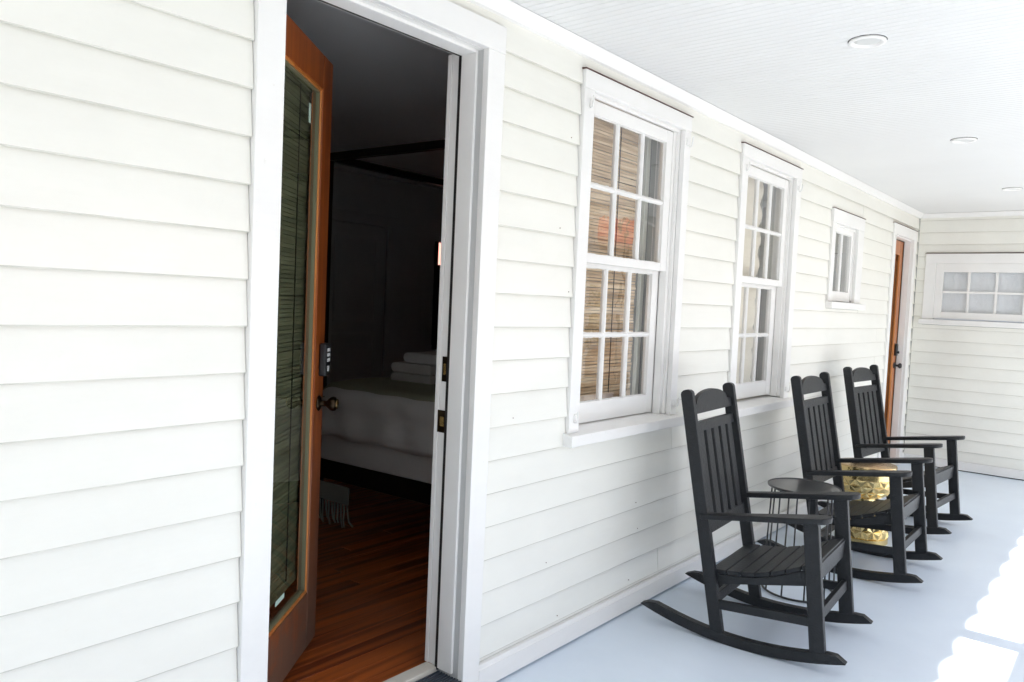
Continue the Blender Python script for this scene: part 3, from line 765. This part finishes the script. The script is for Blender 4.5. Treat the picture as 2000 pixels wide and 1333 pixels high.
# ------------------------------------------------------------ gold stool (hourglass, faceted)
gs = empty('stool', (.505, 5.52, 0), label='hourglass shaped gold metal stool with faceted sides between the middle and far rocking chairs', category='stool')
MB().lathe([(.001, .498), (.182, .498), (.188, .496), (.188, .490), (.001, .490)], n=64).obj('top', 'goldtop', parent=gs, smooth=True).modifiers.new('es', 'EDGE_SPLIT')
MB().lathe([(.17, .4895), (.1885, .4895), (.1885, .416), (.17, .416)], n=64).obj('band', 'gold', parent=gs, smooth=True).modifiers.new('es', 'EDGE_SPLIT')
# small etched key pattern on the band
pt = MB()
for k in range(30):
    a0 = R(-112 + k * 1.5)
    for j in range(6):
        if (k * 7 + j * 5 + (k % 3) * (j % 2)) % 4 < 2:
            zz = .424 + j * .0105; a1 = a0 + R(1.1)
            pts = [(.1890 * math.cos(a0), .1890 * math.sin(a0)), (.1890 * math.cos(a1), .1890 * math.sin(a1)), (.1898 * math.cos(a1), .1898 * math.sin(a1)), (.1898 * math.cos(a0), .1898 * math.sin(a0))]
            pt.prism(pts, 'z', zz, zz + .0075)
pt.obj('etched_pattern', 'golddark', parent=gs, kind='stuff')
def facet(prof, n, amp, name):
    g = MB(); rws = len(prof)
    for k, (r, h) in enumerate(prof):
        for j in range(n):
            a = 2 * math.pi * (j + .5 * (k % 2)) / n
            g.v.append((r * math.cos(a), r * math.sin(a), h))
    for k in range(rws - 1):
        for j in range(n):
            A0 = k * n; B0 = A0 + n; j1 = (j + 1) % n
            if k % 2 == 0: tris = [(A0 + j, A0 + j1, B0 + j), (A0 + j1, B0 + j1, B0 + j)]
            else: tris = [(A0 + j, B0 + j1, B0 + j), (A0 + j, A0 + j1, B0 + j1)]
            for t in tris:
                c_ = sum((Vector(g.v[q]) for q in t), Vector()) / 3
                nrm = Vector((c_.x, c_.y, 0)).normalized(); c_ += nrm * amp * random.uniform(.6, 1.2)
                g.v.append(tuple(c_)); m_ = len(g.v) - 1
                g.f += [(t[0], t[1], m_), (t[1], t[2], m_), (t[2], t[0], m_)]
    g.obj(name, 'gold', parent=gs)
facet([(.187, .416), (.178, .372), (.155, .332), (.122, .300), (.080, .280)], 15, .012, 'faceted_bowl')
MB().lathe([(.078, .281), (.072, .279), (.070, .236), (.076, .233)], n=48).obj('neck', 'gold', parent=gs, smooth=True).modifiers.new('es', 'EDGE_SPLIT')
facet([(.078, .234), (.110, .208), (.140, .172), (.152, .130), (.156, .085), (.156, .035)], 14, .012, 'faceted_base')
MB().lathe([(.150, .036), (.160, .034), (.160, .0), (.150, .0)], n=64).obj('foot_band', 'gold', parent=gs, smooth=True).modifiers.new('es', 'EDGE_SPLIT')

gs.scale = (1, 1, 1.05)
# ------------------------------------------------------------ the dark room
RX = -4.1; RZ = 2.74; FZ = .075
fl = MB().box((RX - .1, 0, -.3), (-.131, YE, FZ - .02)).obj('room_floor', 'bedwood', kind='structure')
xx = -.166; k = 0
while xx > RX:
    wd = .086
    yc = random.uniform(1.6, 5.5)
    for a, b in ((.2, yc - .001), (yc + .001, YE)):
        MB().box((xx - wd + .0012, a, FZ - .019), (xx, b, FZ + random.uniform(-.0008, .0008))).obj('plank', 'plank', parent=fl, bevel=.0015)
    xx -= wd
    k += 1
g = MB(); g.box((RX - .1, 0, -.3), (RX, 5.90, RZ)); g.box((RX - .1, 6.55, -.3), (RX, YE, RZ)); g.box((RX - .1, 5.90, -.3), (RX, 6.55, 1.0)); g.box((RX - .1, 5.90, 2.12), (RX, 6.55, RZ))
g.box((RX - .1, -.1, -.3), (-.131, .1, RZ)); g.box((RX - .1, YE, -.3), (-.0, YE + .1, RZ))
g.obj('room_wall', 'roomwall', kind='structure')
MB().box((RX - .1, -.1, RZ), (-.131, YE + .1, RZ + .08)).obj('room_ceiling', 'roomceil', kind='structure')
MB().box((RX + .001, .1, RZ - .06), (RX + .05, YE, RZ)).obj('room_crown', 'roomwall', kind='structure')
# closet doors on the far wall
for y0, lab in ((4.42, 'left panelled closet door in the dark room, partly behind the open door'), (3.60, 'panelled closet door in the dark room hidden mostly behind the open door')):
    g = MB(); g.box((RX + .001, y0, FZ + .01), (RX + .035, y0 + .76, 2.19))
    cd = g.obj('closet_door', 'roomwall', bevel=.003, label=lab, category='closet door')
    for a, b in ((.12, 1.05), (1.17, 1.99)):
        for yy0, yy1 in ((.12, .64),):
            h = MB(); frame_a = (y0 + yy0, y0 + yy1, FZ + a, FZ + b)
            t = .022
            for bx in (((y0 + yy0, FZ + a), (y0 + yy0 + t, FZ + b)), ((y0 + yy1 - t, FZ + a), (y0 + yy1, FZ + b)), ((y0 + yy0 + t, FZ + b - t), (y0 + yy1 - t, FZ + b)), ((y0 + yy0 + t, FZ + a), (y0 + yy1 - t, FZ + a + t))):
                h.box((RX + .0352, bx[0][0], bx[0][1]), (RX + .044, bx[1][0], bx[1][1]))
            h.obj('panel_molding', 'roomwall', parent=cd, bevel=.002)
g = MB(); g.box((RX + .001, 5.19, FZ), (RX + .05, 5.30, 2.28)); g.box((RX + .001, 3.50, 2.20), (RX + .0505, 5.30, 2.30)); g.obj('closet_casing', 'roomwall', bevel=.003, label='casing around the closet doors in the dark room', category='door casing')
# back window with its blind nearly down
g = MB(); g.box((RX - .06, 5.90, 1.0), (RX + .03, 5.93, 2.12)); g.box((RX - .06, 6.52, 1.0), (RX + .03, 6.55, 2.12)); g.box((RX - .05, 5.93, 1.84), (RX + .02, 6.52, 1.87))
bw = g.obj('back_window', 'bedwood', bevel=.002, label='narrow bright window at the back of the dark room, just left of the door jamb', category='window')
MB().box((RX - .03, 5.93, 1.0), (RX - .026, 6.52, 2.12)).obj('pane', 'glass', parent=bw)
MB().box((RX + .031, 5.88, .95), (RX + .034, 6.6, 1.86)).obj('dark_blind', 'bedwood', label='dark blind covering the lower part of the back room window', category='blind')
bwall = MB()
bwall.box((RX - 1.5, 3, -.5), (RX - 1.3, 10, 5)); nb = bwall.obj('neighbour_wall', mat('salmon_siding', (.70, .30, .24), .7), label='salmon pink wall seen through the back room window', category='wall')
# light above reaches this wall: open sky shaft behind the room

# canopy bed
bed = empty('canopy_bed', (-2.12, 2.98, FZ), R(3), label='dark four post canopy bed with white bedding in the dark room', category='bed')
BL, BW = 1.78, 1.55
for x, y in ((0, 0), (BL, 0), (0, BW), (BL, BW)):
    MB().box((x - .025, y - .025, 0), (x + .025, y + .025, 2.30)).obj('post', 'bedwood', parent=bed, bevel=.003)
for p0, p1, z in (((.025, 0), (BL - .025, 0), 2.285), ((0, .025), (0, BW - .025), 2.285), ((.025, BW), (BL - .025, BW), 2.285), ((BL, .025), (BL, BW - .025), 2.285)):
    MB().beam((*p0, z), (*p1, z), .045, .045, side=(0, 0, 1)).obj('canopy_rail', 'bedwood', parent=bed, bevel=.003)
for p0, p1 in (((.025, 0), (BL - .025, 0)), ((0, .025), (0, BW - .025)), ((.025, BW), (BL - .025, BW)), ((BL, .025), (BL, BW - .025))):
    MB().beam((*p0, .33), (*p1, .33), .12, .035, side=(0, 0, 1)).obj('bed_rail', 'bedwood', parent=bed, bevel=.003)
for (a, b, nm, mt_, bv) in (((.03, -.02, .385), (BL - .03, BW - .03, .60), 'box_spring', 'linen', .02), ((.0, -.03, .595), (BL - .02, BW - .02, .835), 'mattress', 'linen', .11)):
    o = MB().box(a, b).obj(nm, mt_, parent=bed); bv_ = o.modifiers.new('b', 'BEVEL'); bv_.width = bv; bv_.segments = 5
    s = o.modifiers.new('s', 'SUBSURF'); s.levels = 2; s.render_levels = 2; s.subdivision_type = 'SIMPLE'
    t = bpy.data.textures.new('fold', 'CLOUDS'); t.noise_scale = .22; dd = o.modifiers.new('d', 'DISPLACE'); dd.texture = t; dd.strength = .03
    o.data.shade_smooth()
def bedding(name, lab, mt_, x0, x1, z, drop, par=None, y0=-.055):
    g = MB(); nx, prof = 60, []
    for k in range(8): prof.append((y0 - .012 * math.sin(k), z - drop + drop * k / 8))
    for k in range(7):
        a = math.pi / 2 * k / 6; prof.append((y0 + .07 - .07 * math.cos(a), z + .05 * math.sin(a)))
    for k in range(1, 9): prof.append((y0 + .07 + k * .16, z + .05 + .012 * math.sin(k)))
    for i in range(nx + 1):
        x = x0 + (x1 - x0) * i / nx
        e = min(1, (i / nx) / .10)
        for j, (py, pz) in enumerate(prof):
            fold = .008 * math.sin(x * 21 + j * .3) * (1 if j < 10 else .4)
            dz = -(1 - math.sqrt(1 - (1 - e) ** 2)) * .10 if e < 1 else 0
            g.v.append((x, py - fold + (1 - e) ** 2 * .05, pz + dz + (.008 * math.sin(x * 13) if j == 0 else 0)))
    m_ = len(prof)
    for i in range(nx):
        for j in range(m_ - 1):
            k = i * m_ + j; g.f.append((k, k + m_, k + m_ + 1, k + 1))
    o = g.obj(name, mt_, smooth=True, parent=par); s = o.modifiers.new('s', 'SOLIDIFY'); s.thickness = .012
    return o
def place_on_bed(o, lab, cat):
    o.location = bed.location; o.rotation_euler = bed.rotation_euler; o['label'] = lab; o['category'] = cat; return o
place_on_bed(bedding('duvet', '', 'linen', -.02, 1.72, .815, .265), 'white duvet draped over the canopy bed', 'duvet')
place_on_bed(bedding('throw_blanket', '', 'duvet', -.03, 1.70, .832, .045, y0=-.035), 'olive throw blanket spread on top of the white duvet', 'blanket')
# towels
def towel(z, l, lab, dx=0):
    g = MB(); pr = []
    for k in range(9):
        a = math.pi / 2 + math.pi * k / 8; pr.append((-.13 + .032 * math.cos(a), z + .035 + .032 * math.sin(a)))
    pr += [(.16, z + .003), (.16, z + .067)]
    g.prism([(q[0] + dx, q[1]) for q in pr], 'y', 0, l)
    o = g.obj('folded_towel', 'towel', bevel=.008, seg=3, label=lab, category='towel', group='folded towels stacked on the bed')
    o.location = (-1.71, 3.36, FZ + .055); o.rotation_euler = (0, 0, R(8)); return o
towel(.820, .42, 'bottom folded white towel of the stack on the canopy bed')
towel(.888, .42, 'middle folded white towel of the stack on the canopy bed', .0)
towel(.957, .34, 'top folded white towel of the stack on the canopy bed, set further right', .10)
# fringe of a throw hanging under the bed rail
fr = empty('fringed_throw', (-2.10, 2.93, FZ), R(3), label='cream throw with knotted fringe hanging below the bed rail', category='throw')
MB().box((.0, -.004, .15), (.33, .004, .26)).obj('cloth', 'throw', parent=fr, bevel=.002)
for k in range(12):
    x = .01 + k * .028; b_ = random.uniform(-.01, .03)
    MB().tube([(x, 0, .145), (x + b_ * .3, 0, .10), (x + b_, -.004, .05), (x + b_ * 2.2, 0, random.uniform(.0, .03))], .0055, 6).obj('tassel', 'throw', parent=fr, smooth=True)
for o in list(fr.children): pass

# ------------------------------------------------------------ porch edge (outside the frame, casts the shade and shows in the panes)
for k, y in enumerate((-1.30, 1.47, 4.24, 7.01)):
    e = empty('porch_post', (PX, y, 0), label='square white porch post %s' % ['behind the camera', 'just beside the camera', 'whose shadow crosses the sunlit strip', 'near the end wall'][k], category='post', group='white porch posts')
    MB().box((-.067, -.067, 0), (.067, .067, 2.52)).obj('shaft', 'trim', parent=e, bevel=.004)
    MB().box((-.085, -.085, 0), (.085, .085, .14)).obj('plinth', 'trim', parent=e, bevel=.004)
    MB().box((-.085, -.085, 2.44), (.085, .085, 2.519)).obj('capital', 'trim', parent=e, bevel=.004)
MB().box((PX - .08, Y0, 2.52), (PX + .08, YE, CZ + .02)).obj('porch_beam', 'trim', bevel=.004, label='long white beam carried by the porch posts', category='beam')
MB().box((PX - .02, Y0, 1.415), (PX + .02, YE, 1.505)).obj('porch_rail', 'trim', bevel=.004, label='horizontal white rail running between the porch posts', category='rail')
rf = MB(); ny = 900; amp = .019
ys_ = [Y0 - .3 + (YE + .5 - Y0 + .3) * i / ny for i in range(ny + 1)]
for yv in ys_:
    dz = amp * (2 * abs(math.sin(math.pi * yv / .36 + .8 * math.sin(yv * 1.7))) - 1)
    rf.v.append((-.3, yv, 3.75 + dz)); rf.v.append((3.45, yv, 2.692 + dz))
for i in range(ny): rf.f.append((2 * i, 2 * i + 1, 2 * i + 3, 2 * i + 2))
rf.obj('porch_roof', mat('galvanised_roof', (.5, .5, .5), .4, metal=.6), smooth=True, label='corrugated metal porch roof with wavy eave edge', category='roof')

# ------------------------------------------------------------ across the yard: mirrored in the panes
ob = empty('opposite_house', (10.5, 18, -.35), label='cream clapboard cottage with red metal roof across the yard', category='house')
cream2 = mat('cream_house_paint', (.74, .66, .52), .7)
redm = mat('red_metal_roof', (.85, .27, .20), .5)
g = MB(); g.box((0, -7.5, 0), (8, 14, 3.75)); g.obj('wall', cream2, parent=ob)
for k in range(23):
    MB().prism([(-.001, .12 + k * .155), (-.028, .12 + k * .155), (-.004, .275 + k * .155)], 'y', -7.5, 14).obj('board', cream2, parent=ob)
MB().prism([(-.55, 3.66), (-.55, 3.76), (4, 5.3), (8.5, 3.76), (8.5, 3.66)], 'y', -7.9, 14.4).obj('roof', redm, parent=ob)
for k in range(46):
    y = -7.7 + k * .48
    MB().beam((-.56, y, 3.78), (3.99, y, 5.32), .03, .04).obj('roof_seam', redm, parent=ob)
woodb = mat('brown_deck_wood', (.36, .16, .06), .6, c2=(.22, .09, .035), vscale=3)
for k, y in enumerate((-7, -4, -.5, 3, 6.5, 10)):
    g = MB(); g.box((-.06, y, 1.2), (-.001, y + .1, 2.9)); g.box((-.06, y + 1.0, 1.2), (-.001, y + 1.1, 2.9)); g.box((-.061, y - .02, 2.9), (-.001, y + 1.12, 3.02)); g.box((-.09, y - .03, 1.1), (-.001, y + 1.13, 1.2)); g.box((-.05, y + .1, 2.02), (-.001, y + 1.0, 2.08)); g.box((-.048, y + .53, 1.2), (-.0015, y + .57, 2.9))
    wn = g.obj('window', 'trim', parent=ob, bevel=.004)
    MB().box((-.03, y + .1, 1.2), (-.02, y + 1.0, 2.9)).obj('pane', mat('dark_pane', (.05, .06, .07), .08) if k == 0 else bpy.data.materials['dark_pane'], parent=wn)
fe = empty('wooden_fence', (7.4, 12, -.3), label='brown horizontal board fence in the yard', category='fence')
for k in range(5): MB().box((0, -1, .10 + k * .15), (.03, 12, .235 + k * .15)).obj('board', woodb, parent=fe, bevel=.004)
for k in range(7): MB().box((.03, -1 + k * 2.05, 0), (.12, -.9 + k * 2.05, .95)).obj('post', woodb, parent=fe, bevel=.004)
lp = empty('street_lamp', (6.0, 13.1, -.5), label='thin dark lamp post with curved arm in the yard', category='lamp')
MB().tube([(0, 0, 0), (0, 0, 4.6), (0, .08, 4.82), (0, .25, 4.92), (0, .62, 4.96)], .03, 12).obj('pole', 'plastic', parent=lp, smooth=True)
MB().lathe([(.01, .03), (.09, 0), (.12, -.06), (.01, -.07)], (0, .66, 4.95), 20).obj('lamp_head', 'plastic', parent=lp, smooth=True)

# small yellowing tree in the yard
tr = empty('small_tree', (6.6, 12.6, -.5), label='small yellow green tree in the yard across from the porch', category='tree')
barkm = mat('bark', (.12, .085, .055), .9, bump=.6, bscale=20)
leafm = mat('yellow_green_leaves', (.22, .20, .045), .7, c2=(.10, .13, .03), vscale=2)
MB().tube([(0, 0, 0), (.03, .02, .6), (-.02, .05, 1.2), (.04, 0, 1.7)], .055, 10).obj('trunk', barkm, parent=tr, smooth=True)
lm_ = MB(); rr = random.Random(4)
limbs = MB()
for k in range(14):
    a = rr.uniform(0, 6.28); e = rr.uniform(.1, 1.2); L_ = rr.uniform(.35, .8)
    tip = (L_ * math.cos(a) * math.cos(e), L_ * math.sin(a) * math.cos(e), rr.uniform(1.2, 1.7) + L_ * math.sin(e))
    limbs.tube([(0, 0, rr.uniform(.9, 1.5)), (tip[0] * .5, tip[1] * .5, tip[2] - .15), tip], .014, 6)
    for q in range(110):
        c_ = Vector((rr.gauss(tip[0], .16), rr.gauss(tip[1], .16), rr.gauss(tip[2], .14)))
        u = Vector((rr.gauss(0, 1), rr.gauss(0, 1), rr.gauss(0, 1))).normalized() * .045; v = u.cross(Vector((rr.gauss(0, 1), rr.gauss(0, 1), rr.gauss(0, 1)))).normalized() * .025
        i = len(lm_.v); lm_.v += [tuple(c_ - u), tuple(c_ + v), tuple(c_ + u), tuple(c_ - v)]; lm_.f.append((i, i + 1, i + 2, i + 3))
limbs.obj('limbs', barkm, parent=tr, smooth=True)
lm_.obj('crown', leafm, parent=tr)

nh = empty('light_blocking_house', (8.05, -4.2, -.5), label='added unseen cream house behind the camera that dims the near porch wall', category='house')  # unseen house added to block light from the near end of the wall
MB().box((0, -9, 0), (6, 8.2, 4.2)).obj('wall', cream2, parent=nh)  # wall of the added unseen house
MB().prism([(-.4, 4.2), (-.4, 4.3), (3, 5.6), (6.4, 4.3), (6.4, 4.2)], 'y', -9.4, 8.6).obj('roof', redm, parent=nh)  # roof of the added unseen house
for y in (-6, -2, 2, 6):
    g = MB(); g.box((-.06, y, 1.4), (-.001, y + .1, 3.2)); g.box((-.06, y + .9, 1.4), (-.001, y + 1.0, 3.2)); g.box((-.061, y - .02, 3.2), (-.001, y + 1.02, 3.32)); g.box((-.09, y - .03, 1.3), (-.001, y + 1.03, 1.4)); g.box((-.05, y + .1, 2.25), (-.001, y + .9, 2.31))
    wn = g.obj('window', 'trim', parent=nh, bevel=.004)  # window of the added unseen house
    MB().box((-.03, y + .1, 1.4), (-.02, y + .9, 3.2)).obj('pane', bpy.data.materials['dark_pane'], parent=wn)
